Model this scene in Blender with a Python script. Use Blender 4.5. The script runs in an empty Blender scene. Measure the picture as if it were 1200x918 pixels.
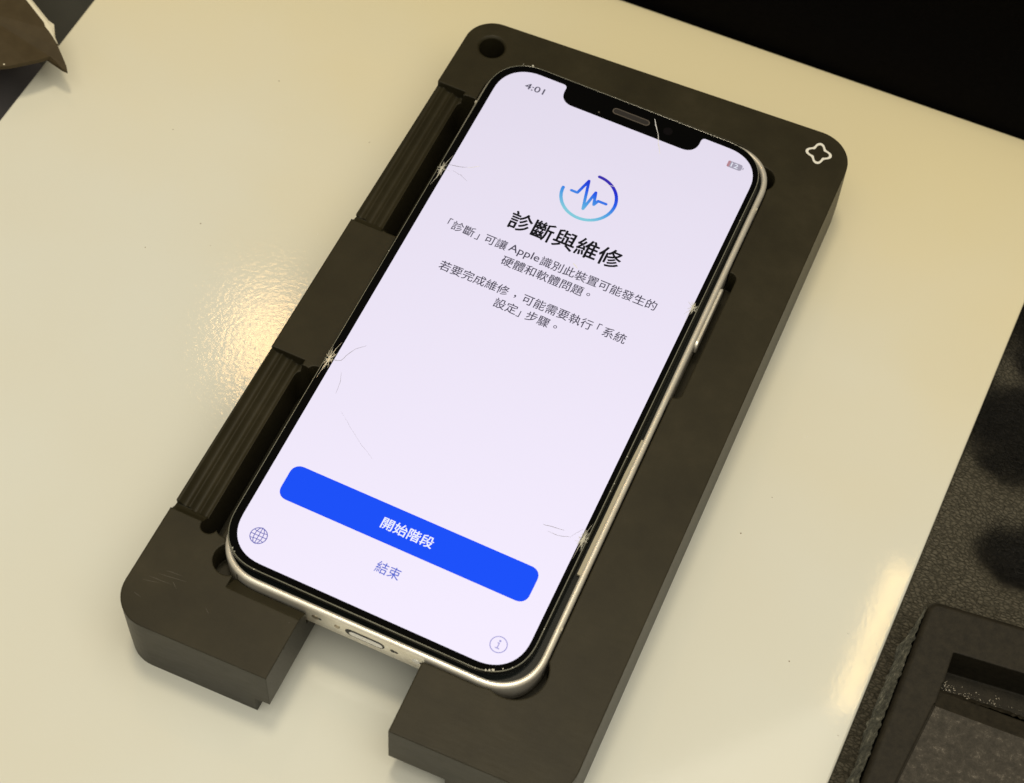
# One Blender unit is one millimetre (unit scale 0.001); z = 0 is the face of the phone's glass.
import bpy, bmesh, math, random
from mathutils import Vector, Matrix, noise

scene = bpy.context.scene
scene.unit_settings.system = 'METRIC'
scene.unit_settings.scale_length = 0.001
COL = scene.collection

# ---------------------------------------------------------------- camera
cam_d = bpy.data.cameras.new("camera")
cam = bpy.data.objects.new("camera", cam_d)
COL.objects.link(cam)
scene.camera = cam
R = Matrix(((0.9099060, 0.4120130, 0.0481279),
            (0.3806327, -0.7831686, -0.4916967),
            (-0.1648931, 0.4657169, -0.8694355)))
cm = (R.transposed() @ Matrix.Diagonal((1, -1, -1))).to_4x4()
cm.translation = Vector((71.194, -197.315, 347.365))
cam.matrix_world = cm
cam_d.sensor_width = 36.0
cam_d.lens = 2192.0 / 1200.0 * 36.0
cam_d.clip_start = 5
cam_d.clip_end = 20000
cam_d.dof.use_dof = True
cam_d.dof.focus_distance = 405
cam_d.dof.aperture_fstop = 0.026

# ---------------------------------------------------------------- light
world = bpy.data.worlds.new("World")
scene.world = world
world.use_nodes = True
wb = world.node_tree.nodes["Background"]
wb.inputs[0].default_value = (1.0, 0.88, 0.64, 1)
wb.inputs[1].default_value = 0.20


def area_light(name, loc, target, sx, sy, power, color, shape='RECTANGLE'):
    d = bpy.data.lights.new(name, 'AREA')
    d.shape = shape
    d.size = sx
    d.size_y = sy
    d.energy = power
    d.color = color
    o = bpy.data.objects.new(name, d)
    o.location = loc
    o.rotation_euler = (Vector(target) - Vector(loc)).to_track_quat('-Z', 'Y').to_euler()
    COL.objects.link(o)
    return o


area_light("warm_spot_lamp", (-553, 728, 1460), (-40, 0, 0), 88, 110, 0.50e6, (1.0, 0.58, 0.22), 'ELLIPSE')
area_light("warm_strip_lamp", (193, 690, 1460), (193, 0, 0), 20, 165, 0.17e6, (1.0, 0.68, 0.26))
area_light("ceiling_panel", (380, -330, 1850), (0, 0, 0), 2000, 1900, 2.5e7, (1.0, 0.95, 0.83))
area_light("downlight", (-150, 170, 1650), (0, 0, 0), 230, 230, 6.6e6, (1.0, 0.86, 0.62), 'ELLIPSE')
area_light("cool_front_fill", (-180, -640, 560), (0, 0, 0), 500, 350, 0.35e6, (0.88, 0.96, 1.0))  # cool fill added at the front left, its source unseen

scene.view_settings.view_transform = 'Standard'
scene.view_settings.look = 'None'
scene.view_settings.exposure = 0.0
scene.view_settings.gamma = 1.0
scene.view_settings.use_curve_mapping = False
scene.cycles.use_denoising = True
scene.cycles.max_bounces = 8


# ---------------------------------------------------------------- helpers
def tag(o, label, cat, group=None, kind=None):
    o['label'] = label
    o['category'] = cat
    if group:
        o['group'] = group
    if kind:
        o['kind'] = kind
    return o


def link(name, me, mat=None, parent=None, smooth=False):
    o = bpy.data.objects.new(name, me)
    me.name = name
    COL.objects.link(o)
    if mat:
        me.materials.clear()
        me.materials.append(mat)
    if parent:
        o.parent = parent
    if smooth:
        me.polygons.foreach_set("use_smooth", [True] * len(me.polygons))
    return o


def empty(name, loc=(0, 0, 0)):
    o = bpy.data.objects.new(name, None)
    o.empty_display_size = 5
    o.location = loc
    COL.objects.link(o)
    return o


def srgb(r, g, b):
    f = lambda c: (c / 12.92 if c <= 0.04045 else ((c + 0.055) / 1.055) ** 2.4)
    return (f(r / 255), f(g / 255), f(b / 255), 1)


def round_poly(pts, rad, seg=10, power=2.0):
    """corner-rounded closed polygon; power above 2 gives a squarer, continuous corner"""
    n = len(pts)
    out = []
    for i in range(n):
        p = Vector(pts[i][:2])
        a = Vector(pts[i - 1][:2]) - p
        b = Vector(pts[(i + 1) % n][:2]) - p
        r = rad[i] if isinstance(rad, (list, tuple)) else rad
        if r <= 0:
            out.append(tuple(p))
            continue
        a.normalize()
        b.normalize()
        half = a.angle(b) / 2
        t = r / math.tan(half)
        for k in range(seg + 1):
            th = math.pi / 2 * k / seg
            if abs(half - math.pi / 4) < 0.12:
                u = 1 - math.sin(th) ** (2 / power)
                v = 1 - math.cos(th) ** (2 / power)
                q = p + a * t * u + b * t * v
            else:
                c = p + (a + b).normalized() * (r / math.sin(half))
                s = p + a * t - c
                e = p + b * t - c
                ang = s.angle(e) * k / seg
                sgn = 1 if s.x * e.y - s.y * e.x > 0 else -1
                q = c + Matrix.Rotation(ang * sgn, 2) @ s
            out.append((q.x, q.y))
    return out


def rect(x0, y0, x1, y1, r=0, seg=10, power=2.0):
    return round_poly([(x0, y0), (x1, y0), (x1, y1), (x0, y1)], r, seg, power)


def circle(cx, cy, r, n=32):
    return [(cx + r * math.cos(2 * math.pi * k / n), cy + r * math.sin(2 * math.pi * k / n)) for k in range(n)]


def prism_bm(bm, pts, z0, z1):
    lo = [bm.verts.new((x, y, z0)) for x, y in pts]
    hi = [bm.verts.new((x, y, z1)) for x, y in pts]
    n = len(pts)
    bm.faces.new(hi)
    bm.faces.new(lo[::-1])
    for i in range(n):
        bm.faces.new((lo[i], lo[(i + 1) % n], hi[(i + 1) % n], hi[i]))


def mesh_of(bm, name="m"):
    bmesh.ops.recalc_face_normals(bm, faces=bm.faces)
    me = bpy.data.meshes.new(name)
    bm.to_mesh(me)
    bm.free()
    return me


def prism(pts, z0, z1, name="m"):
    bm = bmesh.new()
    prism_bm(bm, pts, z0, z1)
    return mesh_of(bm, name)


def ring_mesh(outer, inner, z0, z1):
    """closed wall between two loops with the same number of points"""
    bm = bmesh.new()
    n = len(outer)
    L = [[bm.verts.new((x, y, z)) for x, y in lp] for lp, z in
         ((outer, z0), (outer, z1), (inner, z1), (inner, z0))]
    for k in range(4):
        a, b = L[k], L[(k + 1) % 4]
        for i in range(n):
            j = (i + 1) % n
            bm.faces.new((a[i], a[j], b[j], b[i]))
    return mesh_of(bm)


def loft(loops, cap=True):
    """loops: list of (points, z) with equal counts"""
    bm = bmesh.new()
    L = [[bm.verts.new((x, y, z)) for x, y in lp] for lp, z in loops]
    n = len(L[0])
    for a, b in zip(L, L[1:]):
        for i in range(n):
            j = (i + 1) % n
            bm.faces.new((a[i], a[j], b[j], b[i]))
    if cap:
        bm.faces.new(L[0][::-1])
        bm.faces.new(L[-1])
    return mesh_of(bm)


def inset(pts, d):
    n = len(pts)
    out = []
    for i in range(n):
        p0, p1, p2 = (Vector(pts[i - 1]), Vector(pts[i]), Vector(pts[(i + 1) % n]))
        e1 = (p1 - p0)
        e2 = (p2 - p1)
        if e1.length < 1e-6:
            e1 = e2
        if e2.length < 1e-6:
            e2 = e1
        nrm = Vector((-(e1.normalized() + e2.normalized()).y, (e1.normalized() + e2.normalized()).x)).normalized()
        c = max(0.5, nrm.dot(Vector((-e1.normalized().y, e1.normalized().x))))
        q = p1 + nrm * d / c
        out.append((q.x, q.y))
    return out


def ribbon_pts(line, w):
    """polyline widened into a polygon strip; w number or per-point list"""
    left, right = [], []
    n = len(line)
    for i in range(n):
        a = Vector(line[max(0, i - 1)])
        b = Vector(line[min(n - 1, i + 1)])
        d = (b - a)
        if d.length < 1e-9:
            d = Vector((1, 0))
        d.normalize()
        ww = (w[i] if isinstance(w, (list, tuple)) else w) / 2
        p = Vector(line[i])
        left.append((p.x - d.y * ww, p.y + d.x * ww))
        right.append((p.x + d.y * ww, p.y - d.x * ww))
    return left, right


def strip_bm(bm, line, w, z0, z1):
    l, r = ribbon_pts(line, w)
    rows = []
    for a, b in zip(l, r):
        rows.append([bm.verts.new((a[0], a[1], z0)), bm.verts.new((a[0], a[1], z1)),
                     bm.verts.new((b[0], b[1], z1)), bm.verts.new((b[0], b[1], z0))])
    for p, q in zip(rows, rows[1:]):
        for k in range(4):
            bm.faces.new((p[k], p[(k + 1) % 4], q[(k + 1) % 4], q[k]))
    bm.faces.new(rows[0])
    bm.faces.new(rows[-1][::-1])


def boolean(base, cutters):
    ob = bpy.data.objects.new("base", base)
    COL.objects.link(ob)
    cs = []
    for c in cutters:
        co = bpy.data.objects.new("cut", c)
        COL.objects.link(co)
        md = ob.modifiers.new("b", 'BOOLEAN')
        md.operation = 'DIFFERENCE'
        md.solver = 'EXACT'
        md.object = co
        cs.append(co)
    bpy.context.view_layer.update()
    dg = bpy.context.evaluated_depsgraph_get()
    me = bpy.data.meshes.new_from_object(ob.evaluated_get(dg))
    for o in cs + [ob]:
        bpy.data.objects.remove(o)
    return me


# ---------------------------------------------------------------- materials
class NT:
    def __init__(s, name):
        s.m = bpy.data.materials.new(name)
        s.m.use_nodes = True
        s.t = s.m.node_tree
        s.p = s.t.nodes["Principled BSDF"]
        s.out = s.t.nodes["Material Output"]
        s._c = None

    def n(s, kind, **kw):
        nd = s.t.nodes.new(kind)
        for k, v in kw.items():
            if k in nd.inputs:
                nd.inputs[k].default_value = v
            else:
                setattr(nd, k, v)
        return nd

    def l(s, a, b):
        s.t.links.new(a, b)

    def co(s):
        if s._c is None:
            s._c = s.n('ShaderNodeTexCoord').outputs['Object']
        return s._c

    def noise(s, scale, detail=4, rough=0.5, vec=None, dist=0.0):
        nd = s.n('ShaderNodeTexNoise')
        nd.inputs['Scale'].default_value = scale
        nd.inputs['Detail'].default_value = detail
        nd.inputs['Roughness'].default_value = rough
        nd.inputs['Distortion'].default_value = dist
        s.l(vec or s.co(), nd.inputs['Vector'])
        return nd.outputs['Fac']

    def ramp(s, fac, stops):
        nd = s.n('ShaderNodeValToRGB')
        e = nd.color_ramp.elements
        while len(e) < len(stops):
            e.new(0.5)
        for el, (pos, c) in zip(e, stops):
            el.position = pos
            el.color = c if len(c) == 4 else (*c, 1)
        s.l(fac, nd.inputs[0])
        return nd.outputs[0]

    def scaled(s, v):
        mp = s.n('ShaderNodeMapping')
        mp.inputs['Scale'].default_value = v
        s.l(s.co(), mp.inputs[0])
        return mp.outputs[0]

    def bump(s, h, strength, dist, normal=None):
        b = s.n('ShaderNodeBump')
        b.inputs['Strength'].default_value = strength
        b.inputs['Distance'].default_value = dist
        s.l(h, b.inputs['Height'])
        if normal:
            s.l(normal, b.inputs['Normal'])
        return b.outputs[0]

    def set(s, **kw):
        for k, v in kw.items():
            s.p.inputs[k.replace('_', ' ')].default_value = v

    def edge(s, r):
        b = s.n('ShaderNodeBevel')
        b.samples = 6
        b.inputs['Radius'].default_value = r * 1.35
        return b.outputs[0]


def plain(name, col, rough=0.5, metal=0.0, **kw):
    m = NT(name)
    m.p.inputs['Base Color'].default_value = col if len(col) == 4 else (*col, 1)
    m.set(Roughness=rough, Metallic=metal)
    for k, v in kw.items():
        m.p.inputs[k.replace('_', ' ')].default_value = v
    return m.m


def g(v):
    return (v, v, v, 1)


# cream glossy sheet
m = NT("cream_sheet")
big = m.noise(0.018, 3)
base_c = m.ramp(big, [(0.3, (0.785, 0.79, 0.705)), (0.7, (0.775, 0.765, 0.660))])
fine = m.noise(0.9, 3, 0.6)
wide = m.noise(0.12, 2, 0.5)
m.l(m.ramp(m.noise(0.35, 4), [(0.3, g(0.045)), (0.7, g(0.065))]), m.p.inputs['Roughness'])
sxs = m.n('ShaderNodeSeparateXYZ')
m.l(m.co(), sxs.inputs[0])
mrs = m.n('ShaderNodeMapRange', interpolation_type='SMOOTHSTEP')
for kk, vv in (('From Min', -30.0), ('From Max', 75.0), ('To Min', 1.0), ('To Max', 0.24)):
    mrs.inputs[kk].default_value = vv
m.l(sxs.outputs[0], mrs.inputs['Value'])
mus = m.n('ShaderNodeMath', operation='MULTIPLY')
m.l(fine, mus.inputs[0])
m.l(mrs.outputs[0], mus.inputs[1])
m.l(m.bump(mus.outputs[0], 0.6, 0.033), m.p.inputs['Normal'])
# the base colour turns yellower towards the far edge
yel = m.n('ShaderNodeMapRange', interpolation_type='SMOOTHSTEP')
for kk, vv in (('From Min', 10.0), ('From Max', 150.0), ('To Min', 0.0), ('To Max', 0.9)):
    yel.inputs[kk].default_value = vv
nad = m.n('ShaderNodeMath', operation='MULTIPLY_ADD')
nad.inputs[1].default_value = 60.0
m.l(m.noise(0.02, 3), nad.inputs[0])
m.l(sxs.outputs[1], nad.inputs[2])
m.l(nad.outputs[0], yel.inputs['Value'])
ymx = m.n('ShaderNodeMixRGB')
m.l(yel.outputs[0], ymx.inputs[0])
m.l(base_c, ymx.inputs[1])
ymx.inputs[2].default_value = (0.825, 0.725, 0.445, 1)
m.l(ymx.outputs[0], m.p.inputs['Base Color'])
m.set(IOR=1.47)
M_SHEET = m.m

# charcoal machined plastic of the holder
m = NT("charcoal_plastic")
m.l(m.ramp(m.noise(0.07, 9, 0.68), [(0.30, (0.021, 0.0176, 0.0085)), (0.55, (0.029, 0.0245, 0.0120)), (0.75, (0.039, 0.0325, 0.0170))]), m.p.inputs['Base Color'])
scr = m.noise(1.0, 5, 0.7, vec=m.scaled((0.25, 2.4, 1)))
m.l(m.ramp(scr, [(0.35, g(0.40)), (0.75, g(0.47))]), m.p.inputs['Roughness'])
m.l(m.bump(m.noise(3.0, 3), 0.25, 0.03, m.edge(0.35)), m.p.inputs['Normal'])
m.set(Specular_IOR_Level=0.20)
M_JIG = m.m

M_WHITEPAINT = plain("white_paint", (0.85, 0.83, 0.74), 0.5)
M_WORN = plain("worn_edge", (0.30, 0.27, 0.20), 0.6)

# champagne metal
m = NT("champagne_metal")
m.l(m.ramp(m.noise(0.25, 6, 0.7), [(0.35, (0.95, 0.91, 0.80)), (0.75, (0.88, 0.80, 0.66))]), m.p.inputs['Base Color'])
m.set(Metallic=0.5, Roughness=0.28)
m.l(m.bump(m.noise(0.8, 4), 0.2, 0.05, m.edge(0.35)), m.p.inputs['Normal'])
M_METAL = m.m
M_BRIGHT = plain("bright_metal", (0.95, 0.94, 0.92), 0.25, 0.3)
M_SCREW = plain("screw_metal", (0.45, 0.38, 0.28), 0.35, 1.0)
M_HOLE = plain("dark_hole", (0.01, 0.009, 0.008), 0.6)
M_BLACK = plain("black_glass", (0.003, 0.003, 0.003), 0.03, Specular_IOR_Level=0.06)
M_BLACKMATT = plain("black_backing", (0.006, 0.008, 0.007), 0.25, Specular_IOR_Level=0.3)
M_BACK = plain("back_glass", (0.10, 0.10, 0.09), 0.15)
M_GEDGE = plain("glass_edge", (0.22, 0.22, 0.17), 0.2, 0.0)
M_CRACK = plain("cracked_glass", (0.66, 0.64, 0.54), 0.12, Specular_IOR_Level=0.8)
M_CRACKFINE = plain("fine_crack", (0.20, 0.19, 0.20), 0.4)
M_ADH = plain("adhesive_grey", (0.42, 0.38, 0.27), 0.5)


def lit(name, col, strength=1.0):
    """self-lit display colour behind glossy cover glass; an OLED panel dims slightly off-axis"""
    m = NT(name)
    m.set(Base_Color=(0.004, 0.004, 0.004, 1), Roughness=0.04, Specular_IOR_Level=0.12)
    m.p.inputs['Emission Color'].default_value = col
    lw = m.n('ShaderNodeLayerWeight')
    lw.inputs['Blend'].default_value = 0.5
    inv = m.n('ShaderNodeMath', operation='SUBTRACT')
    inv.inputs[0].default_value = 1.0
    m.l(lw.outputs['Facing'], inv.inputs[1])
    mu = m.n('ShaderNodeMath', operation='MULTIPLY')
    mu.inputs[1].default_value = strength * 1.13
    m.l(inv.outputs[0], mu.inputs[0])
    m.l(mu.outputs[0], m.p.inputs['Emission Strength'])
    return m


M_SCREEN = lit("lit_screen", srgb(240, 232, 250)).m
M_INK = lit("ink_black", srgb(18, 18, 24)).m
M_GREY = lit("ink_grey", srgb(74, 70, 86)).m
M_CLOCK = lit("ink_clock", srgb(84, 80, 98)).m
M_BLUE = lit("button_blue", srgb(20, 78, 246), 1.0).m
M_WHITE = lit("ink_white", srgb(240, 242, 255)).m
M_LINK = lit("ink_link", srgb(82, 100, 205)).m
M_GLOBE = lit("ink_globe", srgb(98, 98, 178)).m
M_INFO = lit("ink_info", srgb(160, 156, 210)).m
M_BATT = lit("ink_battery", srgb(172, 166, 184)).m
M_RED = lit("ink_red", srgb(190, 140, 150)).m
mm = lit("icon_gradient", srgb(40, 90, 240))
sx = mm.n('ShaderNodeSeparateXYZ')
mm.l(mm.co(), sx.inputs[0])
ma = mm.n('ShaderNodeMath', operation='MULTIPLY_ADD')
ma.inputs[1].default_value = 0.12
mm.l(sx.outputs[0], ma.inputs[0])
mm.l(sx.outputs[1], ma.inputs[2])
mr = mm.n('ShaderNodeMapRange')
mr.inputs['From Min'].default_value = 37.0
mr.inputs['From Max'].default_value = 48.6
mm.l(ma.outputs[0], mr.inputs[0])
mm.l(mm.ramp(mr.outputs[0], [(0.0, srgb(135, 210, 228)), (0.28, srgb(85, 170, 235)), (0.6, srgb(35, 95, 240)), (0.85, srgb(30, 45, 215)), (1.0, srgb(58, 42, 180))]),
     mm.p.inputs['Emission Color'])
M_GRAD = mm.m

# leather
m = NT("dark_leather")
warp = m.noise(0.25, 3)
vo = m.n('ShaderNodeTexVoronoi')
vo.feature = 'DISTANCE_TO_EDGE'
vo.inputs['Scale'].default_value = 1.45
wv = m.n('ShaderNodeMixRGB')
wv.inputs[0].default_value = 0.35
nn = m.n('ShaderNodeTexNoise')
nn.inputs['Scale'].default_value = 0.7
m.l(m.co(), nn.inputs['Vector'])
m.l(m.scaled((0.8, 1.5, 1)), wv.inputs[1])
m.l(nn.outputs['Color'], wv.inputs[2])
m.l(wv.outputs[0], vo.inputs['Vector'])
hgt = m.ramp(vo.outputs['Distance'], [(0.0, g(0)), (0.16, g(0.8)), (0.5, g(1))])
shade_mask = m.n('ShaderNodeAttribute')  # mask for the shade painted into the leather colour
shade_mask.attribute_name = 'shade_mask'
shade_mix = m.n('ShaderNodeMixRGB')
shade_mix.blend_type = 'MIX'
m.l(shade_mask.outputs['Fac'], shade_mix.inputs[0])
m.l(m.ramp(vo.outputs['Distance'], [(0.0, (0.055, 0.050, 0.035)), (0.25, (0.138, 0.124, 0.090))]), shade_mix.inputs[1])
m.l(m.ramp(vo.outputs['Distance'], [(0.0, (0.002, 0.002, 0.0015)), (0.2, (0.009, 0.008, 0.006))]), shade_mix.inputs[2])
m.l(shade_mix.outputs[0], m.p.inputs['Base Color'])
m.set(Roughness=0.42, Specular_IOR_Level=0.28)
m.l(m.bump(hgt, 0.6, 0.2, m.bump(m.noise(1.15, 6, 0.62, vec=m.scaled((0.75, 1.6, 1)), dist=1.0), 1.0, 0.95)), m.p.inputs['Normal'])
M_LEATHER = m.m

# foam / rubber tray
m = NT("charcoal_foam")
m.l(m.ramp(m.noise(0.6, 6, 0.75), [(0.3, (0.012, 0.0100, 0.0058)), (0.7, (0.029, 0.024, 0.0145))]), m.p.inputs['Base Color'])
m.set(Roughness=0.62, Specular_IOR_Level=0.25)
m.l(m.bump(m.noise(2.5, 5, 0.7), 0.5, 0.12, m.edge(0.5)), m.p.inputs['Normal'])
M_FOAM = m.m
m = NT("dusty_foam")
dust = m.noise(0.55, 10, 0.85, dist=0.15)
m.l(m.ramp(dust, [(0.42, (0.030, 0.026, 0.018)), (0.56, (0.058, 0.050, 0.037)), (0.66, (0.20, 0.175, 0.14))]), m.p.inputs['Base Color'])
m.set(Roughness=0.75)
m.l(m.bump(m.noise(1.8, 6, 0.8), 0.7, 0.2), m.p.inputs['Normal'])
M_DUSTY = m.m
m = NT("torn_edge_foam")
m.l(m.ramp(m.noise(0.45, 6, 0.8), [(0.38, (0.015, 0.015, 0.011)), (0.54, (0.09, 0.09, 0.066)), (0.68, (0.36, 0.34, 0.27))]), m.p.inputs['Base Color'])
m.set(Roughness=0.7)
m.l(m.bump(m.noise(1.2, 6, 0.8), 0.8, 0.4), m.p.inputs['Normal'])
M_TORN = m.m

m = NT("brown_leather")
m.l(m.ramp(m.noise(0.3, 5), [(0.3, (0.056, 0.040, 0.018)), (0.7, (0.070, 0.051, 0.024))]), m.p.inputs['Base Color'])
m.set(Roughness=0.6, Specular_IOR_Level=0.2)
M_BROWN = m.m
M_FRAY = plain("pale_fibre", (0.80, 0.74, 0.56), 0.8)
m = NT("black_cloth")
m.set(Base_Color=(0.0060, 0.0050, 0.0045, 1), Roughness=0.95, Specular_IOR_Level=0.1)
m.l(m.bump(m.noise(1.2, 4), 0.4, 0.3), m.p.inputs['Normal'])
M_CLOTH = m.m
m = NT("desk_dark")
m.l(m.ramp(m.noise(0.05, 4), [(0.3, (0.030, 0.030, 0.022)), (0.7, (0.042, 0.041, 0.030))]), m.p.inputs['Base Color'])
m.set(Roughness=0.6)
M_DESK = m.m
M_GREYCLOTH = plain("grey_felt", (0.10, 0.090, 0.088), 0.9)

ZT = -23.6          # face of the cream sheet
# ---------------------------------------------------------------- setting
desk = link("desk", prism(rect(-900, -700, 900, 700, 0), -70, -36), M_DESK)
desk['kind'] = 'structure'

sheet_pts = round_poly([(-151.5, -380), (92.5, -200), (97.6, -54.5), (99.3, 20), (101.9, 110), (101.8, 124.4), (34, 122.1), (-21.6, 120.4), (-141.5, 117)],
                       [0, 0, 0, 0, 0, 2, 0, 0, 4], 6)
# the front runs far towards the viewer
sheet_pts = round_poly([(-151.5, -420), (83, -420), (97.6, -54.5), (99.3, 20), (101.9, 124.4), (34, 122.1), (-21.6, 120.4), (-141.6, 117)],
                       [0, 0, 0, 0, 2, 0, 0, 4], 6)
sheet = link("cream_work_sheet", loft([(sheet_pts, -25.4), (sheet_pts, ZT - 0.5), (inset(sheet_pts, 0.16), ZT - 0.15), (inset(sheet_pts, 0.5), ZT)]), M_SHEET)
sheet['kind'] = 'structure'
sheet.data.polygons.foreach_set("use_smooth", [False] * len(sheet.data.polygons))

# leather mat on the right; dents shaped and painted dark for soft shadows
bm = bmesh.new()
nx, ny = 150, 260
x0, x1, y0, y1 = 70.0, 190.0, -130.0, 118.0
dents = [(120.5, 15.0, 11.0, 8.6, 7.0), (113.0, 47.0, 16.5, 17.0, 6.0), (113, 82, 18, 24, 6)]
shade_vals = []
rows = []
for j in range(ny + 1):
    row = []
    for i in range(nx + 1):
        x = x0 + (x1 - x0) * i / nx
        y = y0 + (y1 - y0) * j / ny
        z = -25.75 + 0.12 * noise.noise(Vector((x * 0.05, y * 0.05, 3)))
        for cx, cy, rx, ry, dp in dents:
            q = ((x - cx) / rx) ** 2 + ((y - cy) / ry) ** 2
            z -= dp * math.exp(-1.1 * q ** 1.4)
        shade_v = 0.0
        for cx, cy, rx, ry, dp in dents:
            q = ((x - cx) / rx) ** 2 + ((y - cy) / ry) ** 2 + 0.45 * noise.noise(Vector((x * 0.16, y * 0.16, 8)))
            shade_v = max(shade_v, 1 / (1 + math.exp(min(50, 6 * (q - 0.95)))))
        shade_vals.append(shade_v)
        row.append(bm.verts.new((x, y, z)))
    rows.append(row)
for j in range(ny):
    for i in range(nx):
        bm.faces.new((rows[j][i], rows[j][i + 1], rows[j + 1][i + 1], rows[j + 1][i]))
bmesh.ops.translate(bm, verts=bm.verts, vec=(0, 0, 0))
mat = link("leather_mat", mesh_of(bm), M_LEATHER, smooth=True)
at = mat.data.attributes.new("shade_mask", "FLOAT", "POINT")
at.data.foreach_set("value", shade_vals)
tag(mat, "dark wrinkled leather mat with hollows darkened by painted shade, to the right of the cream sheet", "leather mat")

# black cloth hanging beyond the far edge
bm = bmesh.new()
rows = []
for j in range(61):
    row = []
    for i in range(121):
        x = -260 + 620 * i / 120
        v = j / 60
        z = -36 + 200 * v
        y = 122.2 + 0.0305 * x + 45 * v * v + 5.5 * math.sin(z * 0.13 + x * 0.012 + 2.2 * noise.noise(Vector((x * 0.01, z * 0.02, 0)))) * min(1, v * 4) * v ** 0.3
        y += 9 * noise.noise(Vector((x * 0.008, z * 0.012, 5))) * v + (0.030 * (x - 40)) * 0
        row.append(bm.verts.new((x, y, z)))
    rows.append(row)
for j in range(60):
    for i in range(120):
        bm.faces.new((rows[j][i], rows[j][i + 1], rows[j + 1][i + 1], rows[j + 1][i]))
bmesh.ops.solidify(bm, geom=bm.faces[:], thickness=1.2)
cloth = link("black_cloth", mesh_of(bm), M_CLOTH, smooth=True)
tag(cloth, "black cloth with faint folds hanging behind the far edge of the cream sheet", "cloth")

# ---------------------------------------------------------------- repair holder
JZ = -2.6
corners = [(-47.5, -91.2), (51.4, -88.6), (50.6, 86.6), (-45.6, 81.7)]
outline = round_poly(corners, [7.5, 7.5, 8.5, 7.0], 12)
low_corners = [(-47.5, -91.4), (52.0, -88.8), (51.1, 86.8), (-45.5, 81.7)]
low = round_poly(low_corners, [7.5, 7.5, 8.5, 7.0], 12)
base = loft([(low, ZT), (low, ZT + 0.01 + 6), (outline, JZ)])

BX, BROT = 0.72, math.radians(0.45)      # phone body: shifted and turned a touch from the lifted display


def body(pts):
    c, s = math.cos(BROT), math.sin(BROT)
    return [(BX + x * c - y * s, x * s + y * c) for x, y in pts]


cut = []
cut.append(prism(body(rect(-35.75, -73.85, 35.85, 73.75, 11.5, 12)), -9.7, 5))
cut.append(prism(circle(-30.6, -70.6, 3.6), -9.75, 5.1))
cut.append(prism(circle(31.3, -66.8, 6.9, 48), -9.8, 5.2))
cut.append(prism(circle(33.2, 67.0, 3.5), -9.82, 5.3))
cut.append(prism(rect(30, 4.0, 38.3, 39.6, 1.6), -9.9, 5.4))
# notch at the near end, wider underneath
cut.append(prism([(-11.7, -60), (-12.1, -100), (14.6, -100), (14.0, -60)], -40, 5.5))
cut.append(prism([(-15.0, -60.2), (-15.4, -101), (27.0, -101), (26.4, -60.2)], -41, -16.6))
# drilled hole
cut.append(prism(circle(-38.7, 74.6, 3.05, 40), -18, 5.6))
cut.append(loft([(circle(-38.7, 74.6, 3.0, 40), JZ - 0.5), (circle(-38.7, 74.6, 3.6, 40), JZ + 0.1)]))


def ridge_cutter(ya, yb):
    """scalloped shallow channel, open at the left side, with curved run-outs at both ends"""
    prof = [(-52, 3.0)]
    prof.append((-52, -3.15))
    prof.append((-46.6, -3.15))
    for c0, c1, za, zb, dep in ((-46.5, -44.3, -3.3, -4.0, 0.7), (-44.1, -41.9, -4.1, -4.7, 0.65), (-41.7, -39.8, -4.9, -5.4, 0.6)):
        for k in range(9):
            t = k / 8
            prof.append((c0 + (c1 - c0) * t, za + (zb - za) * t - dep * math.sin(math.pi * t)))
    prof.append((-39.0, -5.4))
    prof.append((-38.0, 3.0))
    bm = bmesh.new()
    ends = []
    for y in (ya, yb):
        ends.append([bm.verts.new((x, y, z)) for x, z in prof])
    bm.faces.new(ends[0])
    bm.faces.new(ends[1][::-1])
    n = len(prof)
    for i in range(n):
        j = (i + 1) % n
        bm.faces.new((ends[0][i], ends[1][i], ends[1][j], ends[0][j]))
    return mesh_of(bm)


def runout(y, s):
    """sloped step at a channel end (s = +1 far end, -1 near end)"""
    bm = bmesh.new()
    a = y - s * 0.3
    pr = [(a, JZ + 1), (a, -4.6), (y + s * 0.7, -4.2), (y + s * 1.7, -3.4), (y + s * 2.2, JZ + 1)]
    E = [[bm.verts.new((x, yy, z)) for yy, z in pr] for x in (-53, -38.6)]
    bm.faces.new(E[0])
    bm.faces.new(E[1][::-1])
    for i in range(5):
        j = (i + 1) % 5
        bm.faces.new((E[0][i], E[1][i], E[1][j], E[0][j]))
    return mesh_of(bm)


for ya, yb in ((17.0, 59.4), (-63.6, -22.3)):
    cut.append(ridge_cutter(ya, yb))
    cut.append(runout(ya, -1))
cut.append(prism(rect(-39.7, 15.2, -30.0, 58.6, 2.3), -17.0, 5.7))
cut.append(prism(rect(-39.9, -67.6, -36.2, -23.6, 1.8), -17.1, 5.8))
cut.append(prism(rect(-36.6, -66.8, -31.0, -22.8, 1.8), -8.0, 5.9))
cut.append(prism(rect(-37.2, -31.5, -31.0, -22.6, 1.8), -17.2, 5.95))
# chamfer beside the near pocket wall
bm = bmesh.new()
E = [[bm.verts.new((x, y, z)) for y, z in ((-73.0, 4), (-73.0, -5.2), (-76.4, JZ), (-77.6, 4))] for x in (-28.5, -10.0)]
bm.faces.new(E[0])
bm.faces.new(E[1][::-1])
for i in range(4):
    j = (i + 1) % 4
    bm.faces.new((E[0][i], E[1][i], E[1][j], E[0][j]))
cut.append(mesh_of(bm))
holder = link("phone_holder", boolean(base, cut), M_JIG)
tag(holder, "charcoal plastic repair holder with ribbed side recesses, lying on the cream sheet under the phone", "phone holder")

# clover emblem
bm = bmesh.new()
N = 72


def clover(k, r0):
    a = 2 * math.pi * k / N
    rr = r0 + 0.50 * math.cos(4 * a)
    return rr * math.cos(a + 0.17), rr * math.sin(a + 0.17)


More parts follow.
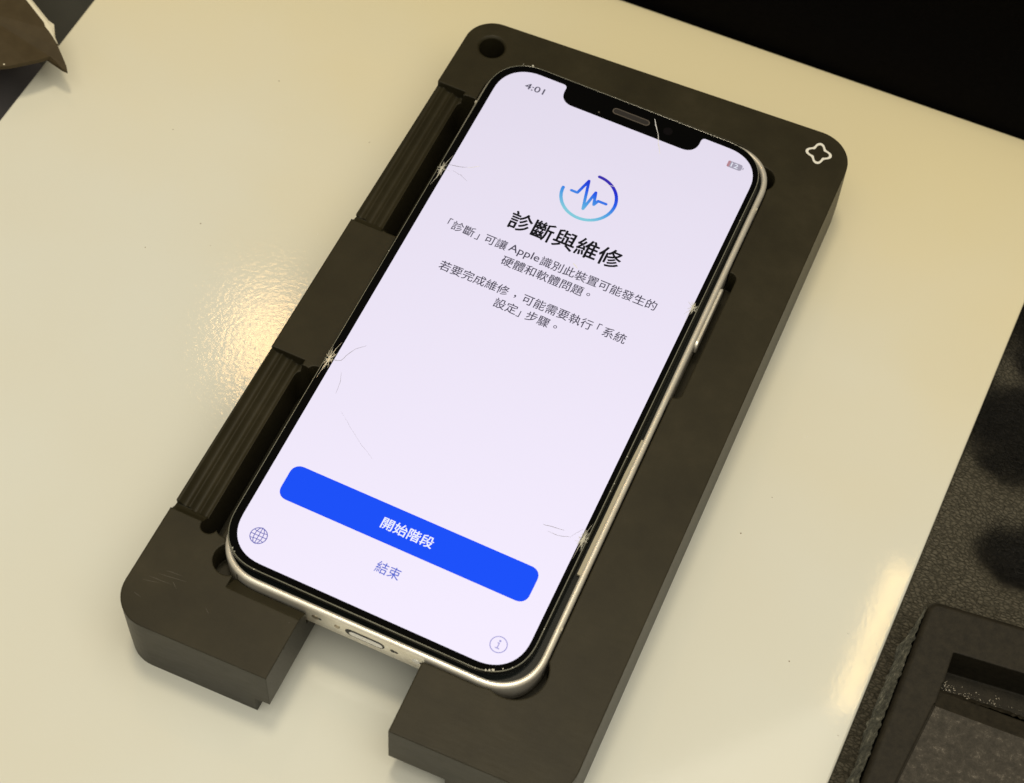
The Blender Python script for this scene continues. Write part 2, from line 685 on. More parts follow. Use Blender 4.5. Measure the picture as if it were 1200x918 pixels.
cx, cy = 43.1, 79.9
ov = [(clover(k, 2.62)) for k in range(N)]
iv = [(clover(k, 1.98)) for k in range(N)]
ov = [(cx + x, cy + y) for x, y in ov]
iv = [(cx + x, cy + y) for x, y in iv]
bm.free()
link("clover_emblem", ring_mesh(ov, iv, JZ - 0.1, JZ + 0.06), M_WHITEPAINT, holder)

M_SCR = plain("scratch_grey", (0.075, 0.065, 0.048), 0.6)
# worn scratches on the holder's near left corner
bm = bmesh.new()
random.seed(4)
for x, y, a, L in ((-42, -79.5, 0.12, 6.0), (-43.5, -80.8, 0.05, 5.0), (-44.3, -82.0, 0.2, 3.5), (-41.0, -78.3, 0.1, 3.6), (-44.5, -85.2, -0.2, 1.8),
                   (-30, -82.0, -0.6, 1.6), (-38.5, -79.9, -0.7, 1.6), (-30.2, -64.4, 0.0, 0.0), (30.5, -60, 0.3, 1.5), (-13.6, -77.8, 0.4, .5)):
    if L <= 0:
        continue
    ln = [(x + L * t * math.cos(a) + random.uniform(-.05, .05), y + L * t * math.sin(a) + random.uniform(-.05, .05)) for t in (0, .33, .66, 1)]
    bm = bmesh.new()
    strip_bm(bm, ln, [0.03, 0.09, 0.07, 0.02], JZ - 0.02, JZ + 0.006)
    link("scratch", mesh_of(bm), M_SCR, holder)

# ---------------------------------------------------------------- phone
phone = empty("smartphone", (0, 0, -9.4))
tag(phone, "white-screened smartphone with cracked glass and a lifted display, seated in the holder", "smartphone")


def pl(name, me, mat, parent=phone, smooth=False):
    o = link(name, me, mat, parent, smooth)
    w = Vector((0, 0, 0))
    q = parent
    while q is not None:
        w += q.location
        q = q.parent
    o.location = -w
    return o


FO = body(rect(-35.45, -73.35, 35.45, 73.35, 11.0, 14, 2.25))
FI = body(rect(-34.35, -71.95, 34.35, 71.95, 9.7, 14, 2.25))


def body_off(d):
    return body(rect(-35.45 + d, -73.35 + d, 35.45 - d, 73.35 - d, 11.0 - d, 14, 2.25))


bm = bmesh.new()
loops = [(body_off(1.3), -9.0), (body_off(0.6), -9.4), (body_off(0.18), -9.25), (body_off(0.0), -8.9), (body_off(0), -2.75),
         (body_off(0.10), -2.40), (body_off(0.38), -2.08), (body_off(0.7), -2.0), (body_off(1.1), -2.03), (body_off(1.3), -2.25), (body_off(1.3), -9.0)]
L = [[bm.verts.new((x, y, z)) for x, y in lp] for lp, z in loops]
n = len(L[0])
for a, b in zip(L, L[1:]):
    for i in range(n):
        j = (i + 1) % n
        bm.faces.new((a[i], a[j], b[j], b[i]))
bmesh.ops.remove_doubles(bm, verts=bm.verts, dist=0.001)
# dents and burrs on the rim
for v in bm.verts:
    for (dx, dy, rr, amp) in ((36.2, -56.7, 1.3, 0.35), (20.1, 74.0, 1.2, 0.25), (35.9, 16.3, 1.2, -0.2)):
        d = math.hypot(v.co.x - dx, v.co.y - dy)
        if d < rr:
            v.co += Vector((0.7, 0.3, 0.2)) * amp * (1 - d / rr)
frame = pl("frame", mesh_of(bm), M_METAL, smooth=True)
pl("back_panel", prism(body_off(1.2), -9.55, -8.6), M_BACK)
pl("inner_tray", prism(body_off(1.28), -8.6, -3.1), M_BLACKMATT)

# side button with its recess line
bx = 35.45


def in_body(x, y):
    return body([(x, y)])[0]


def side_pill(x, ya, yb, za, zb, t, r):
    bm = bmesh.new()
    pts = round_poly([(ya, za), (yb, za), (yb, zb), (ya, zb)], r, 6)
    A = [bm.verts.new((*in_body(x - 0.3, y), z)) for y, z in pts]
    B = [bm.verts.new((*in_body(x + t - 0.12, y), z)) for y, z in pts]
    cyc, czc = (ya + yb) / 2, (za + zb) / 2
    Cc = [bm.verts.new((*in_body(x + t, cyc + (y - cyc) * 0.985), czc + (z - czc) * 0.8)) for y, z in pts]
    bm.faces.new(Cc)
    bm.faces.new(A[::-1])
    k = len(pts)
    for P, Q in ((A, B), (B, Cc)):
        for i in range(k):
            j = (i + 1) % k
            bm.faces.new((P[i], P[j], Q[j], Q[i]))
    return mesh_of(bm)


pl("button_gap", side_pill(bx, 17.9, 36.1, -7.6, -3.1, 0.02, 1.6), M_HOLE, frame)
pl("side_button", side_pill(bx, 18.4, 35.6, -7.2, -3.4, 0.62, 1.4), M_METAL, frame)
# adhesive strip left on the inner rim, right side
bm = bmesh.new()
strip_bm(bm, [in_body(33.9, -43.5), in_body(33.95, -30), in_body(33.9, -18), in_body(34.0, -9)], [0.9, 0.8, 0.7, 0.35], -2.9, -2.2)
pl("adhesive_strip", mesh_of(bm), M_ADH)
# antenna bands
for s, yy in ((1, 57.8), (1, -56.0), (-1, 57.8)):
    bm = bmesh.new()
    pts = [in_body(s * 35.52, yy - .35), in_body(s * 35.52, yy + .35), in_body(s * 34.5, yy + .35), in_body(s * 34.5, yy - .35)]
    prism_bm(bm, pts, -9.2, -2.02)
    pl("antenna_band", mesh_of(bm), plain("antenna_plastic", (0.5, 0.46, 0.36), 0.5), frame)


# charging port, screws and grilles on the near side
def front_pill(x0, x1, z0, z1, r, d0, d1):
    pts = round_poly([(x0, z0), (x1, z0), (x1, z1), (x0, z1)], r, 6)
    bm = bmesh.new()
    A = [bm.verts.new((*in_body(x, -73.35 - d0), z)) for x, z in pts]
    B = [bm.verts.new((*in_body(x, -73.35 - d1), z)) for x, z in pts]
    k = len(pts)
    bm.faces.new(A)
    bm.faces.new(B[::-1])
    for i in range(k):
        j = (i + 1) % k
        bm.faces.new((A[i], B[i], B[j], A[j]))
    return mesh_of(bm)


port = pl("charging_port", front_pill(-4.5, 4.3, -6.9, -3.9, 1.45, 0.04, -1.0), M_HOLE, frame)
pl("port_lining", front_pill(-3.6, 3.9, -6.5, -4.7, 0.9, 0.09, -0.5), M_BRIGHT, frame)
for x, r, mt in ((-11.2, 0.8, M_SCREW), (-6.3, 0.65, M_SCREW), (6.1, 0.55, M_HOLE), (11.3, 0.85, M_BRIGHT)):
    pl("screw", front_pill(x - r, x + r, -5.4 - r, -5.4 + r, r * 0.98, 0.07, -0.3), mt, frame)
for x in (6.9, 12.3, -10.2):
    pl("speaker_hole", front_pill(x - .4, x + .4, -5.8, -5.0, .38, 0.05, -0.3), M_HOLE, frame)

# display assembly: cover glass, clear edge, backing layer
GL = (-34.3, -71.55, 33.7, 71.85)


def gl(d):
    return rect(GL[0] + d, GL[1] + d, GL[2] - d, GL[3] - d, 10.6 - d, 16, 2.3)


glass = pl("cover_glass", loft([(gl(0.1), -1.15), (gl(0.0), -1.0), (gl(0.0), -0.32), (gl(0.07), -0.14), (gl(0.24), 0.0)]), M_BLACK)
pl("glass_edge", loft([(gl(0.055), -0.17), (gl(0.10), -0.05), (gl(0.15), 0.014), (gl(0.20), 0.016), (gl(0.24), 0.004)], cap=False), M_GEDGE, glass)
pl("display_backing", loft([(rect(-33.2, -70.9, 33.9, 70.9, 10.2, 16, 2.3), -3.05), (rect(-33.4, -71.0, 34.0, 71.0, 10.2, 16, 2.3), -2.2),
                            (rect(-33.6, -71.1, 33.6, 71.2, 10.2, 16, 2.3), -1.1)]), M_BLACKMATT)

# lit area with the notch
PT = 64.6 / 390.0


def sp(px, py):
    return ((px - 195) * PT, (422 - py) * PT)


W2, H2 = 32.3, 69.9
ctr = round_poly([(-W2, -H2), (W2, -H2), (W2, H2), (17.3, H2), (17.3, 64.8), (-17.0, 64.8), (-17.0, H2), (-W2, H2)],
                 [8.6, 8.6, 8.6, 1.0, 3.4, 3.4, 1.0, 8.6], 12, 2.25)
screen = pl("screen", prism(ctr, -0.2, 0.03), M_SCREEN)

# earpiece in the notch
eo = rect(-4.65, 67.25, 4.65, 69.0, 0.86, 10)
ei = rect(-4.42, 67.48, 4.42, 68.77, 0.64, 10)
ear = pl("earpiece", prism(ei, -0.05, 0.02), plain("mesh_dark", (0.012, 0.009, 0.008), 0.7), glass)
pl("earpiece_rim", ring_mesh(eo, ei, -0.05, 0.045), plain("rim_grey", (0.10, 0.085, 0.07), 0.4), glass)
pl("sensor_dot", prism(circle(-7.34, 66.03, 0.22, 16), -0.05, 0.025), plain("sensor_grey", (0.10, 0.09, 0.07), 0.4), glass)
pl("camera_lens", prism(circle(9.3, 68.1, 1.1, 28), -0.05, 0.022), plain("lens_dark", (0.006, 0.005, 0.006), 0.15), glass)

ZI = 0.075


def flat_text(body_txt, bold=0.0):
    c = bpy.data.curves.new('t', 'FONT')
    c.body = body_txt
    c.resolution_u = 3
    c.offset = bold
    c.extrude = 0.0
    o = bpy.data.objects.new('t', c)
    COL.objects.link(o)
    bpy.context.view_layer.update()
    me = bpy.data.meshes.new_from_object(o.evaluated_get(bpy.context.evaluated_depsgraph_get()))
    bpy.data.objects.remove(o)
    return me


def put_text(name, pieces, mat, bold=0.0, z=ZI, parent=None):
    """pieces: (text, x0, x1, y_bottom, y_top) ink bounds in screen points"""
    bm = bmesh.new()
    offs = [(0, 0)] if bold <= 0 else [(bold * math.cos(k * math.pi / 4), bold * math.sin(k * math.pi / 4)) for k in range(8)] + [(0, 0)]
    for t, xa, xb, yb, yt in pieces:
        me = flat_text(t)
        xs = [v.co.x for v in me.vertices]
        ys = [v.co.y for v in me.vertices]
        mx0, mx1, my0, my1 = min(xs), max(xs), min(ys), max(ys)
        A = sp(xa, yb)
        B = sp(xb, yt)
        kx = (B[0] - A[0]) / (mx1 - mx0)
        ky = (B[1] - A[1]) / (my1 - my0)
        kx *= (mx1 - mx0) / (mx1 - mx0 + 2 * bold)
        ky *= (my1 - my0) / (my1 - my0 + 2 * bold)
        orig = [v.co.copy() for v in me.vertices]
        for q, (ox, oy) in enumerate(offs):
            for v, c in zip(me.vertices, orig):
                v.co = Vector((A[0] + (c.x - mx0 + bold + ox) * kx, A[1] + (c.y - my0 + bold + oy) * ky, z + q * 0.0015))
            bm.from_mesh(me)
        bpy.data.meshes.remove(me)
    me = bpy.data.meshes.new("t")
    bm.to_mesh(me)
    bm.free()
    return pl(name, me, mat, parent or screen)


def disc_piece(bm, px, py, ro, ri, n=24, z=ZI):
    x, y = sp(px, py)
    o = [bm.verts.new((x + ro * PT * math.cos(2 * math.pi * k / n), y + ro * PT * math.sin(2 * math.pi * k / n), z)) for k in range(n)]
    if ri <= 0:
        bm.faces.new(o)
        return
    i_ = [bm.verts.new((x + ri * PT * math.cos(2 * math.pi * k / n), y + ri * PT * math.sin(2 * math.pi * k / n), z)) for k in range(n)]
    for k in range(n):
        j = (k + 1) % n
        bm.faces.new((o[k], o[j], i_[j], i_[k]))


def flat_strip(bm, line, w, z=ZI, caps=True):
    """line in screen points, round ends"""
    l, r = ribbon_pts(line, w)
    L_ = [bm.verts.new((*sp(*p), z)) for p in l]
    R_ = [bm.verts.new((*sp(*p), z)) for p in r]
    for i in range(len(line) - 1):
        bm.faces.new((L_[i], R_[i], R_[i + 1], L_[i + 1]))
    return


def flatme(bm):
    me = bpy.data.meshes.new("f")
    bm.normal_update()
    for f in bm.faces:
        if f.normal.z < 0:
            f.normal_flip()
    bm.to_mesh(me)
    bm.free()
    return me


put_text("title_text", [("診斷與維修", 113.2, 276.6, 259.6, 228.2)], M_INK, 0.017)
H17 = 15.9


def row(t, a, b, bottom, h=H17):
    put_text('body_text', [(t, a, b, bottom, bottom - h)], M_GREY, 0.007)


B1, B2, B3, B4 = 296.4, 318.3, 361.8, 383.4
row("「", 40.2, 45.0, B1 - 6.0, 10.2)
row("診斷", 47.4, 80.0, B1)
row("」", 82.8, 87.9, B1 + 0.4, 10.2)
row("可讓", 96.0, 128.3, B1)
row("識別此裝置可能發生的", 178.6, 346.8, B1)
row("硬體和軟體問題", 131.0, 249.6, B2)
row("若要完成維修", 59.4, 160.4, B3)
row("可能需要執行", 181.3, 281.6, B3)
row("「", 288.4, 293.6, B3 - 6.0, 10.2)
row("系統", 297.4, 329.8, B3)
row("設定", 149.8, 182.6, B4)
row("」", 183.6, 188.4, B4 + 0.4, 10.2)
row("步驟", 196.2, 228.9, B4)
put_text("body_text", [("Apple", 131.6, 176.2, 297.2, 281.0)], M_GREY, 0.006)
for px_, py_ in ((257.4, 310.6), (238.0, 376.2)):
    bm = bmesh.new()
    disc_piece(bm, px_, py_, 2.5, 1.5)
    pl("full_stop", flatme(bm), M_GREY, screen)
bm = bmesh.new()
disc_piece(bm, 170.7, 355.2, 1.4, 0)
flat_strip(bm, [(171.6, 355.2), (171.2, 357.4), (169.6, 359.2)], [1.6, 1.2, 0.4], z=ZI + 0.004)
pl("comma", flatme(bm), M_GREY, screen)

btn = pl("start_button", prism([sp(*p) for p in round_poly([(24.4, 703.4), (364.0, 703.4), (364.0, 753.5), (24.4, 753.5)], 14, 10, 2.2)], 0.0, 0.06), M_BLUE, screen)
put_text("button_text", [("開始階段", 159.0, 229.0, 737.0, 720.6)], M_WHITE, 0.014, 0.10)
put_text("end_text", [("結束", 178.6, 210.9, 792.6, 776.6)], M_LINK, 0.004)
put_text("clock_text", [("4:01", 38.0, 67.2, 31.2, 20.4)], M_CLOCK, 0.008)

bm = bmesh.new()
gx, gy, gr = 31.0, 811.2, 11.2
disc_piece(bm, gx, gy, gr, gr - 1.1, 40)
flat_strip(bm, [(gx, gy - gr), (gx, gy + gr)], 1.0, ZI + .003)
flat_strip(bm, [(gx - gr, gy), (gx + gr, gy)], 1.0, ZI + .005)
for s in (-1, 1):
    flat_strip(bm, [(gx + s * 5.4 * math.cos(a), gy + gr * math.sin(a)) for a in [math.pi * (k / 12 - 0.5) for k in range(13)]], 1.0, ZI + .007 + s * .001)
    flat_strip(bm, [(gx - 9.3, gy + s * 6.0), (gx - 5, gy + s * 5.0), (gx, gy + s * 4.6), (gx + 5, gy + s * 5.0), (gx + 9.3, gy + s * 6.0)], 1.0, ZI + .011 + s * .001)
pl("globe_icon", flatme(bm), M_GLOBE, screen)
bm = bmesh.new()
ix, iy = 356.3, 814.2
disc_piece(bm, ix, iy, 11.0, 9.8, 40)
disc_piece(bm, ix, iy - 4.9, 1.4, 0, 16)
flat_strip(bm, [(ix - 2.2, iy - 1.8), (ix + 0.7, iy - 1.8)], 1.2, ZI + .002)
flat_strip(bm, [(ix + 0.1, iy - 2.3), (ix + 0.1, iy + 5)], 1.3, ZI + .004)
flat_strip(bm, [(ix - 2.8, iy + 5), (ix + 3.0, iy + 5)], 1.2, ZI + .006)
pl("info_icon", flatme(bm), M_INFO, screen)

# diagnostics icon: three-quarter ring and a pulse line
bm = bmesh.new()
rc, rr_, sw = (195.6, 164.8), 38.2, 4.7
arc = [(rc[0] + rr_ * math.cos(a), rc[1] + rr_ * math.sin(a)) for a in [math.radians(-90 + 270 * k / 60) for k in range(61)]]
flat_strip(bm, arc, sw)
disc_piece(bm, *arc[0], sw / 2, 0, 16, ZI + .002)
disc_piece(bm, *arc[-1], sw / 2, 0, 16, ZI + .002)
wave = [(169.6, 164.7), (178.6, 164.7), (185.3, 139.5), (196.1, 186.2), (201.5, 153.5), (206.7, 173.4), (209.9, 165.2), (221.6, 165.2)]
for i, (a, b) in enumerate(zip(wave, wave[1:])):
    flat_strip(bm, [a, b], 4.2, ZI + .004 + i * .001)
for i, p in enumerate(wave):
    disc_piece(bm, *p, 2.1, 0, 16, ZI + .013 + i * .0005)
pl("diagnostics_icon", flatme(bm), M_GRAD, screen)

# battery
bat = pl("battery_icon", prism([sp(*p) for p in rect(346.9, 19.6, 368.4, 30.5, 3.2, 6)], 0.02, 0.06), M_BATT, screen)
pl("battery_tip", prism([sp(*p) for p in rect(369.3, 23.2, 370.8, 26.8, .7, 4)], 0.02, 0.06), M_BATT, screen)
pl("battery_level", prism([sp(*p) for p in rect(346.9, 19.6, 350.6, 30.5, 1.8, 6)], 0.02, 0.066), M_RED, screen)
put_text("battery_text", [("12", 352.3, 362.8, 28.8, 21.4)], M_WHITE, 0.01, 0.085)


# ---------------------------------------------------------------- cracks in the glass
def cluster(cx, cy, rx, ry, n, seed, reach):
    """impact point: jagged branching cracks, broken rings between them and crushed chips at the centre"""
    rnd = random.Random(seed)
    bm = bmesh.new()
    zc = [0.05]

    def seg(pts, ws):
        zc[0] += 0.0007
        strip_bm(bm, pts, ws, zc[0] - 0.02, zc[0] + 0.012)

    spokes = []
    for k in range(n):
        a = 2 * math.pi * (k + rnd.uniform(-.35, .35)) / n
        r1 = rnd.uniform(0.55, 1.15)
        pts = []
        aa = a
        for t in (0.03, 0.3, 0.6, 1.0):
            aa += rnd.uniform(-0.14, 0.14)
            pts.append((cx + rx * r1 * t * math.cos(aa), cy + ry * r1 * t * math.sin(aa)))
        w = rnd.uniform(.07, .15)
        seg(pts, [w * 1.4, w, w * .7, 0.02])
        spokes.append(pts)
        if rnd.random() < 0.6:
            p = pts[2]
            a2 = aa + rnd.choice((-.6, .6))
            seg([p, (p[0] + rx * .35 * math.cos(a2), p[1] + ry * .3 * math.sin(a2))], [w * .6, 0.015])
    for lev in (1, 2):
        for k in range(n):
            if rnd.random() < 0.62:
                p, q = spokes[k][lev], spokes[(k + 1) % n][lev]
                mid = ((p[0] + q[0]) / 2 + rnd.uniform(-.06, .06), (p[1] + q[1]) / 2 + rnd.uniform(-.1, .1))
                seg([p, mid, q], [rnd.uniform(.03, .09), rnd.uniform(.03, .10), 0.03])
    for k in range(3 * n):
        a = rnd.uniform(0, 2 * math.pi)
        r = abs(rnd.gauss(0, 0.22))
        x, y = cx + rx * r * math.cos(a), cy + ry * r * math.sin(a)
        sz = rnd.uniform(0.05, 0.20)
        b = rnd.uniform(0, 6)
        tri = [(x + sz * math.cos(b + q) * rnd.uniform(.6, 1.2), y + sz * math.sin(b + q) * rnd.uniform(.6, 1.2)) for q in (0, 2.1, 4.2)]
        prism_bm(bm, tri, 0.03, 0.08 + rnd.uniform(0, .05))
    for ex, ey in reach:
        mx, my = (cx + ex) / 2 + rnd.uniform(-.35, .35), (cy + ey) / 2 + rnd.uniform(-.3, .3)
        seg([(cx, cy), (mx, my), (ex, ey)], [0.11, 0.08, 0.02])
    bm.normal_update()
    return mesh_of(bm)


for i, (cx, cy, rx, ry, n, reach) in enumerate((
        (-33.3, 34.9, 1.0, 2.7, 12, [(-32.5, 39.5), (-33.7, 29.8), (-31.3, 35.2)]),
        (-33.3, -21.0, 1.15, 3.1, 14, [(-32.7, -16.2), (-33.7, -26.3), (-31.6, -20.6)]),
        (32.5, 25.6, 1.15, 2.2, 12, [(32.3, 20.6), (30.9, 26.6), (31.2, 23.0)]),
        (32.8, -36.7, 1.15, 3.0, 14, [(33.2, -32.6), (32.6, -41.5), (31.3, -37.6)]))):
    pl("crack", cluster(cx, cy, rx, ry, n, 11 + i, reach), M_CRACK, glass)


def crack_line(pts, w, mat, name="crack_line", jitter=0.06, z=0.10):
    rnd = random.Random(len(pts) * 7 + int(pts[0][0] * 10))
    fine = []
    for a, b in zip(pts, pts[1:]):
        for t in (0, .25, .5, .75):
            fine.append((a[0] + (b[0] - a[0]) * t + rnd.uniform(-jitter, jitter), a[1] + (b[1] - a[1]) * t + rnd.uniform(-jitter, jitter)))
    fine.append(pts[-1])
    k = len(fine)
    ws = [w * (0.35 + 0.65 * math.sin(math.pi * (i + .5) / k)) * rnd.uniform(.7, 1.2) for i in range(k)]
    bm = bmesh.new()
    strip_bm(bm, fine, ws, z, z + 0.02)
    pl(name, mesh_of(bm), mat, glass)
M_CRACKW = plain("crack_white", (0.9, 0.9, 0.92), 0.3, Emission_Color=(1, 1, 1, 1), Emission_Strength=0.0)
crack_line([(-32.5, 36.7), (-29.9, 37.2), (-28.2, 37.9)], 0.10, M_CRACKFINE)
crack_line([(-28.1, 37.8), (-25.8, 39.4)], 0.12, M_CRACKW)
crack_line([(-30.9, 35.6), (-28.5, 35.2), (-26.6, 34.3)], 0.05, M_CRACKFINE, z=0.13)
crack_line([(-33.2, -20.8), (-31.9, -20.9), (-30.8, -20.4), (-30.3, -18.5), (-29.3, -16.4), (-27.5, -14.7)], 0.09, M_CRACKFINE)
crack_line([(-29.4, -23.0), (-28.6, -25.2), (-28.2, -28.2)], 0.06, M_CRACKFINE, z=0.13)
crack_line([(-25.2, -31.4), (-21.9, -33.9), (-17.7, -36.8), (-14.3, -38.7)], 0.028, M_CRACKFINE)
crack_line([(5.2, 70.0), (6.1, 68.5), (7.6, 66.2)], 0.17, M_CRACKW)
crack_line([(7.4, 66.5), (8.6, 64.0), (10.1, 61.1)], 0.18, M_CRACKW, z=0.13)
crack_line([(24.0, -37.1), (26.1, -36.7), (28.5, -36.4)], 0.09, M_CRACKFINE)
crack_line([(25.5, -38.1), (28.0, -38.0), (30.2, -37.3)], 0.07, M_CRACKFINE, z=0.13)
crack_line([(30.2, -37.3), (31.1, -35.8), (32.0, -34.4)], 0.05, M_CRACKFINE, z=0.15)
crack_line([(4.1, 24.5), (5.5, 23.7)], 0.22, M_CRACKW)
crack_line([(1.9, 47.3), (4.6, 48.1)], 0.10, M_CRACKW)
# chips along the glass rim
bm = bmesh.new()
rnd = random.Random(5)
for x, y, s in ((-26.8, 71.75, .22), (-29.0, 71.2, .1), (29.6, -69.2, .16), (31.2, -68.2, .13), (28.0, -70.3, .30), (27.3, -70.6, .25), (26.6, -70.9, .22), (24.6, -71.4, .14),
                (-24.5, -71.4, .12), (-30.6, -69.1, .16), (-29.9, -69.6, .14), (33.6, -15, .12), (33.6, -22, .10), (33.6, -24, .12), (33.55, -58, .14), (-34.1, -40, .08), (-34.15, 9.5, .10), (33.5, 52, .10)):
    b = rnd.uniform(0, 6)
    tri = [(x + s * math.cos(b + q) * rnd.uniform(.7, 1.6), y + s * math.sin(b + q) * rnd.uniform(.7, 1.3)) for q in (0, 1.6, 3.1, 4.7)]
    bm = bmesh.new()
    prism_bm(bm, tri, -0.1, 0.05)
    pl("rim_chip", mesh_of(bm), M_CRACK, glass)

# ---------------------------------------------------------------- second tray, near right
T0 = -12.0
tray_out = round_poly([(101.6, -140), (230, -140), (230, 5.3), (102.9, -11.7)], [3, 3, 3, 2.6], 6)
tray_low = round_poly([(101.9, -140), (230, -140), (230, 4.8), (103.2, -12.2)], [3, 3, 3, 2.6], 6)
tb = loft([(tray_low, -25.2), (tray_low, T0 - 2.2), (inset(tray_out, 0.25), T0 - 0.9), (inset(tray_out, 0.7), T0 - 0.3), (inset(tray_out, 1.3), T0)])
tcut = [prism(round_poly([(111.3, -29.6), (129.5, -28.6), (215, -20), (215, -8.7), (126, -19.4), (111.1, -21.3)], [.4] * 6, 3), T0 - 10.5, 5),
        prism([(110.9, -33.6), (130.2, -32.4), (215, -24), (215, -130), (107.0, -130), (109.0, -52)], T0 - 0.7, 5.1)]
bm = bmesh.new()
E = [[bm.verts.new((x, y + dy, z)) for y, z in ((-28.0, T0 + 1), (-28.0, T0 - 2.6), (-33.9, T0 - 0.65), (-33.9, T0 + 1))] for x, dy in ((111.1, -0.6), (215, 8.5))]
bm.faces.new(E[0])
bm.faces.new(E[1][::-1])
for i in range(4):
    j = (i + 1) % 4
    bm.faces.new((E[0][i], E[1][i], E[1][j], E[0][j]))
tcut.append(mesh_of(bm))
tray = link("rubber_tray", boolean(tb, tcut), M_FOAM)
tag(tray, "dark rubber tray with a rectangular slot and chewed left edge, on the wrinkled leather mat", "tray")
link("dusty_panel", prism([(111.4, -34.0), (130.2, -32.9), (214.5, -24.6), (214.5, -129), (107.6, -129), (109.5, -52)], T0 - 0.75, T0 - 0.42), M_DUSTY, tray)

# torn strip along the tray's left side
bm = bmesh.new()
rows = []
NJ = 150
for j in range(NJ + 1):
    t = j / NJ
    y = -13.5 - 62 * t
    xe = 102.75 - 0.9 * t - 0.2
    rag = 0.5 + 0.5 * noise.noise(Vector((y * 0.22, 1.7, 0))) + 0.35 * noise.noise(Vector((y * 0.8, 4.2, 0)))
    w = 1.9 * min(1, t * 7) * (0.25 + 0.75 * max(0, rag)) + 0.9 * math.sin(math.pi * min(1, t * 1.6)) * (t < 0.62)
    row = []
    for k, (u, dz) in enumerate(((0.0, -0.5), (0.05, -1.4), (0.45, -2.6), (0.85, -4.6), (1.0, -6.6), (0.8, -9.0), (0.35, -11.5), (0.0, -12.8))):
        nz = noise.noise(Vector((y * 0.9, k * 1.3, 9))) * 0.55
        row.append(bm.verts.new((xe - w * u + nz * 0.8 + 0.3, y, T0 + dz + nz)))
    rows.append(row)
for p, q in zip(rows, rows[1:]):
    for k in range(7):
        bm.faces.new((p[k], p[k + 1], q[k + 1], q[k]))
    bm.faces.new((p[7], p[0], q[0], q[7]))
bm.faces.new(rows[0][::-1])
bm.faces.new(rows[-1])
link("torn_edge", mesh_of(bm), M_TORN, tray)

# crumbs in the slot
bm = bmesh.new()
rnd = random.Random(3)
for k in range(150):
    u = rnd.random()
    x = 111.8 + 32 * u * u
    y = -28.9 + 0.098 * (x - 111.3) + rnd.gauss(0, 0.5) + 0.9
    z = T0 - 1.5 - rnd.uniform(0, 3.4)
    s = rnd.uniform(0.06, 0.26)
    vs = [bm.verts.new((x + s * rnd.uniform(-1, 1), y + s * rnd.uniform(-1, 1), z + s * rnd.uniform(-1, 1))) for _ in range(4)]
    for a in ((0, 1, 2), (0, 2, 3), (0, 3, 1), (1, 3, 2)):
        bm.faces.new([vs[i] for i in a])
crumbs = link("crumbs", mesh_of(bm), plain("crumb_grey", (0.42, 0.38, 0.30), 0.4))
tag(crumbs, "small grey crumbs gathered in the slot of the dark rubber tray", "crumbs", kind="stuff")
# rubble ledge the crumbs sit on
bm = bmesh.new()
rows = []
for j in range(60):
    x = 111.4 + 40 * j / 59
    yb = -29.5 + 0.098 * (x - 111.3)
    rows.append([bm.verts.new((x, yb + dy + 0.3 * noise.noise(Vector((x, dy, 2))), T0 + dz + 0.5 * noise.noise(Vector((x * 1.1, dy * 2, 7))))) for dy, dz in ((-0.1, -2.7), (0.6, -3.2), (1.3, -4.4), (2.0, -6.2), (2.2, -9.8), (-0.1, -10.2))])
for p, q in zip(rows, rows[1:]):
    for k in range(5):
        bm.faces.new((p[k], p[k + 1], q[k + 1], q[k]))
link("rubble_ledge", mesh_of(bm), M_FOAM, tray)

# ---------------------------------------------------------------- brown leather flap, far left corner
outl = [(-152.0, 45.0), (-150.6, 43.9), (-146.8, 41.9), (-143.2, 39.9), (-140.9, 38.5), (-136.7, 35.4), (-133.2, 32.6), (-132.3, 31.4), (-133.6, 31.3), (-135.4, 31.9), (-137.2, 32.2),
        (-138.0, 31.0), (-139.0, 29.4), (-140.5, 27.6), (-142.2, 25.8), (-143.8, 24.3), (-145.6, 23.0), (-149, 20.5), (-160, 12), (-200, 10), (-210, 60), (-180, 80), (-165, 62)]


def flap_z(x, y):
    return -13.0 + 0.16 * max(0, -133 - x) * 0.4 - 2.6 * math.exp(-((x + 132) ** 2 + (y - 31) ** 2) / 30)


bm = bmesh.new()
top = [bm.verts.new((x, y, flap_z(x, y))) for x, y in outl]
bot = [bm.verts.new((x + .1, y - .1, flap_z(x, y) - 0.9)) for x, y in outl]
ctr_t = bm.verts.new((-160, 35, flap_z(-160, 35) + 0.5))
ctr_b = bm.verts.new((-160, 35, flap_z(-160, 35) - 0.6))
n = len(outl)
for i in range(n):
    j = (i + 1) % n
    bm.faces.new((top[i], top[j], bot[j], bot[i]))
    bm.faces.new((top[i], top[j], ctr_t))
    bm.faces.new((bot[i], bot[j], ctr_b))
flap = link("leather_flap", mesh_of(bm), M_BROWN)
tag(flap, "brown pointed leather flap with pale frayed edge, over the cream sheet's far left corner", "leather flap")
bm = bmesh.new()
ln = [(-165, 52.0), (-155.0, 46.6), (-150.4, 44.3), (-146.6, 42.3), (-143.0, 40.4), (-141.6, 39.7), (-140.4, 38.6), (-139.0, 37.3), (-137.2, 36.0)]
ws = [1.2, 1.2, 1.2, 1.25, 1.3, 2.2, 1.3, 0.5, 0.2]
l, r = ribbon_pts(ln, ws)
rows = []
for (p, a, b) in zip(ln, l, r):
    z = flap_z(*p)
    rows.append([bm.verts.new((a[0], a[1], z - 0.2)), bm.verts.new((p[0], p[1], z + .25)), bm.verts.new((b[0], b[1], z + 0.1)), bm.verts.new((b[0], b[1], z - 0.8)), bm.verts.new((a[0], a[1], z - 0.8))])
for p, q in zip(rows, rows[1:]):
    for k in range(5):
        bm.faces.new((p[k], p[(k + 1) % 5], q[(k + 1) % 5], q[k]))
link("frayed_edge", mesh_of(bm), M_FRAY, flap)
bm = bmesh.new()
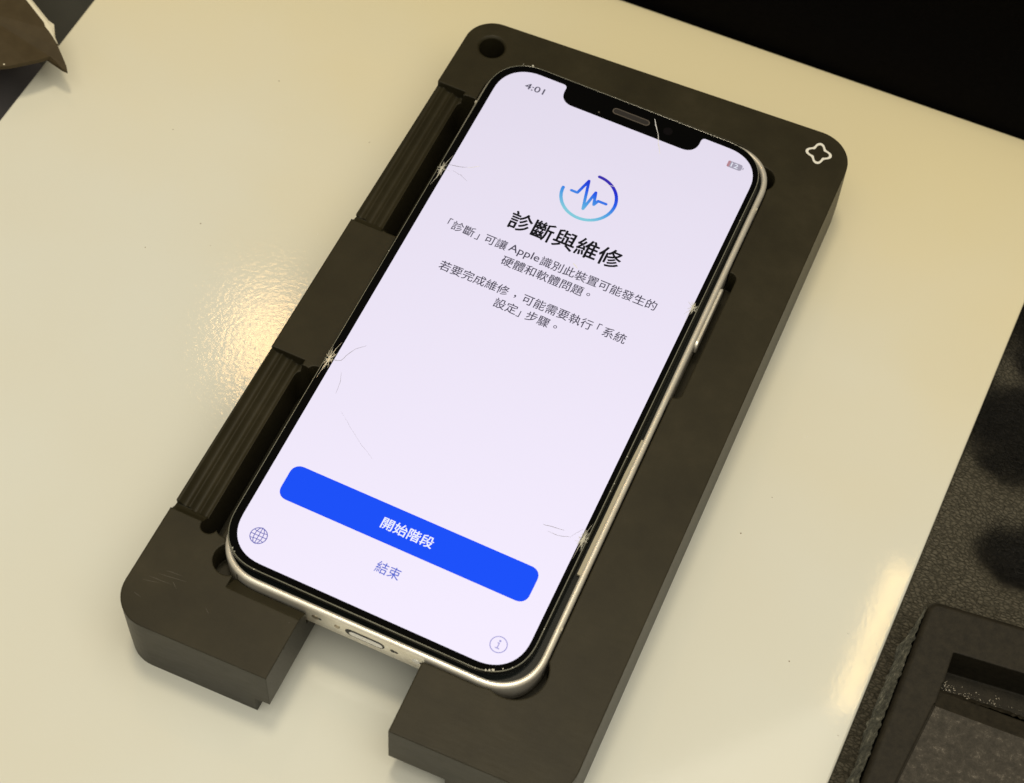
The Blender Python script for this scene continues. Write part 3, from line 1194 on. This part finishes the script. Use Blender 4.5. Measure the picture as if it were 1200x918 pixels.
bmesh.ops.create_icosphere(bm, subdivisions=2, radius=0.45, matrix=Matrix.Translation((-144.9, 24.3, -12.6)))
link("loose_fibre", mesh_of(bm), M_FRAY, flap, smooth=True)
# grey felt pad below the flap on the desk
felt = link("felt_pad", prism(round_poly([(-176, 0), (-158.0, 2), (-146.8, 19.0), (-143.5, 30), (-148, 41), (-176, 48)], [1, 1, 2, 3, 3, 1], 5), -35.9, -33.0), M_GREYCLOTH)
tag(felt, "grey felt pad under the brown leather flap, at the left edge of the cream sheet", "felt pad")

# ---------------------------------------------------------------- dust and specks on the sheet
bm = bmesh.new()
bm2 = bmesh.new()
rnd = random.Random(21)
dark = [(-84.9, 10.8, .3), (-93.2, -0.9, .22), (-104.4, 32.2, .2), (64.2, 2.1, .22), (61.0, -9.2, .3), (81.1, -32.8, .3), (-88.4, 57.1, .3), (-59.7, 50.1, .28), (-79.7, 6.3, .15)]
for k in range(0):
    dark.append((rnd.uniform(-140, 95), rnd.uniform(-120, 115), abs(rnd.gauss(0, 0.07)) + 0.04))
lightp = [(90.4, -21.4, .35), (96.0, -43.9, .35), (64.2, 4.0, .2), (66, 20, .3)]
for k in range(70):
    lightp.append((rnd.uniform(-140, 95), rnd.uniform(-120, 115), abs(rnd.gauss(0, 0.08)) + 0.05))
for B_, L_ in ((bm, dark), (bm2, lightp)):
    for x, y, s in L_:
        s *= 0.72
        if -50 < x < 54 and -93 < y < 90:
            continue
        b = rnd.uniform(0, 6)
        base_ = [B_.verts.new((x + s * math.cos(b + q) * rnd.uniform(.6, 1.3), y + s * math.sin(b + q) * rnd.uniform(.6, 1.3), ZT - 0.01)) for q in (0, 1.25, 2.5, 3.8, 5.0)]
        tip = B_.verts.new((x, y, ZT + s * 0.7))
        for i in range(5):
            B_.faces.new((base_[i], base_[(i + 1) % 5], tip))
sp1 = link("dirt_specks", mesh_of(bm), plain("speck_brown", (0.30, 0.24, 0.15), 0.7))
tag(sp1, "tiny brown dirt specks scattered over the cream sheet", "dirt", kind="stuff")
sp2 = link("dust_grains", mesh_of(bm2), plain("grain_white", (0.9, 0.88, 0.8), 0.3))
tag(sp2, "tiny white dust grains scattered over the cream sheet", "dust", kind="stuff")
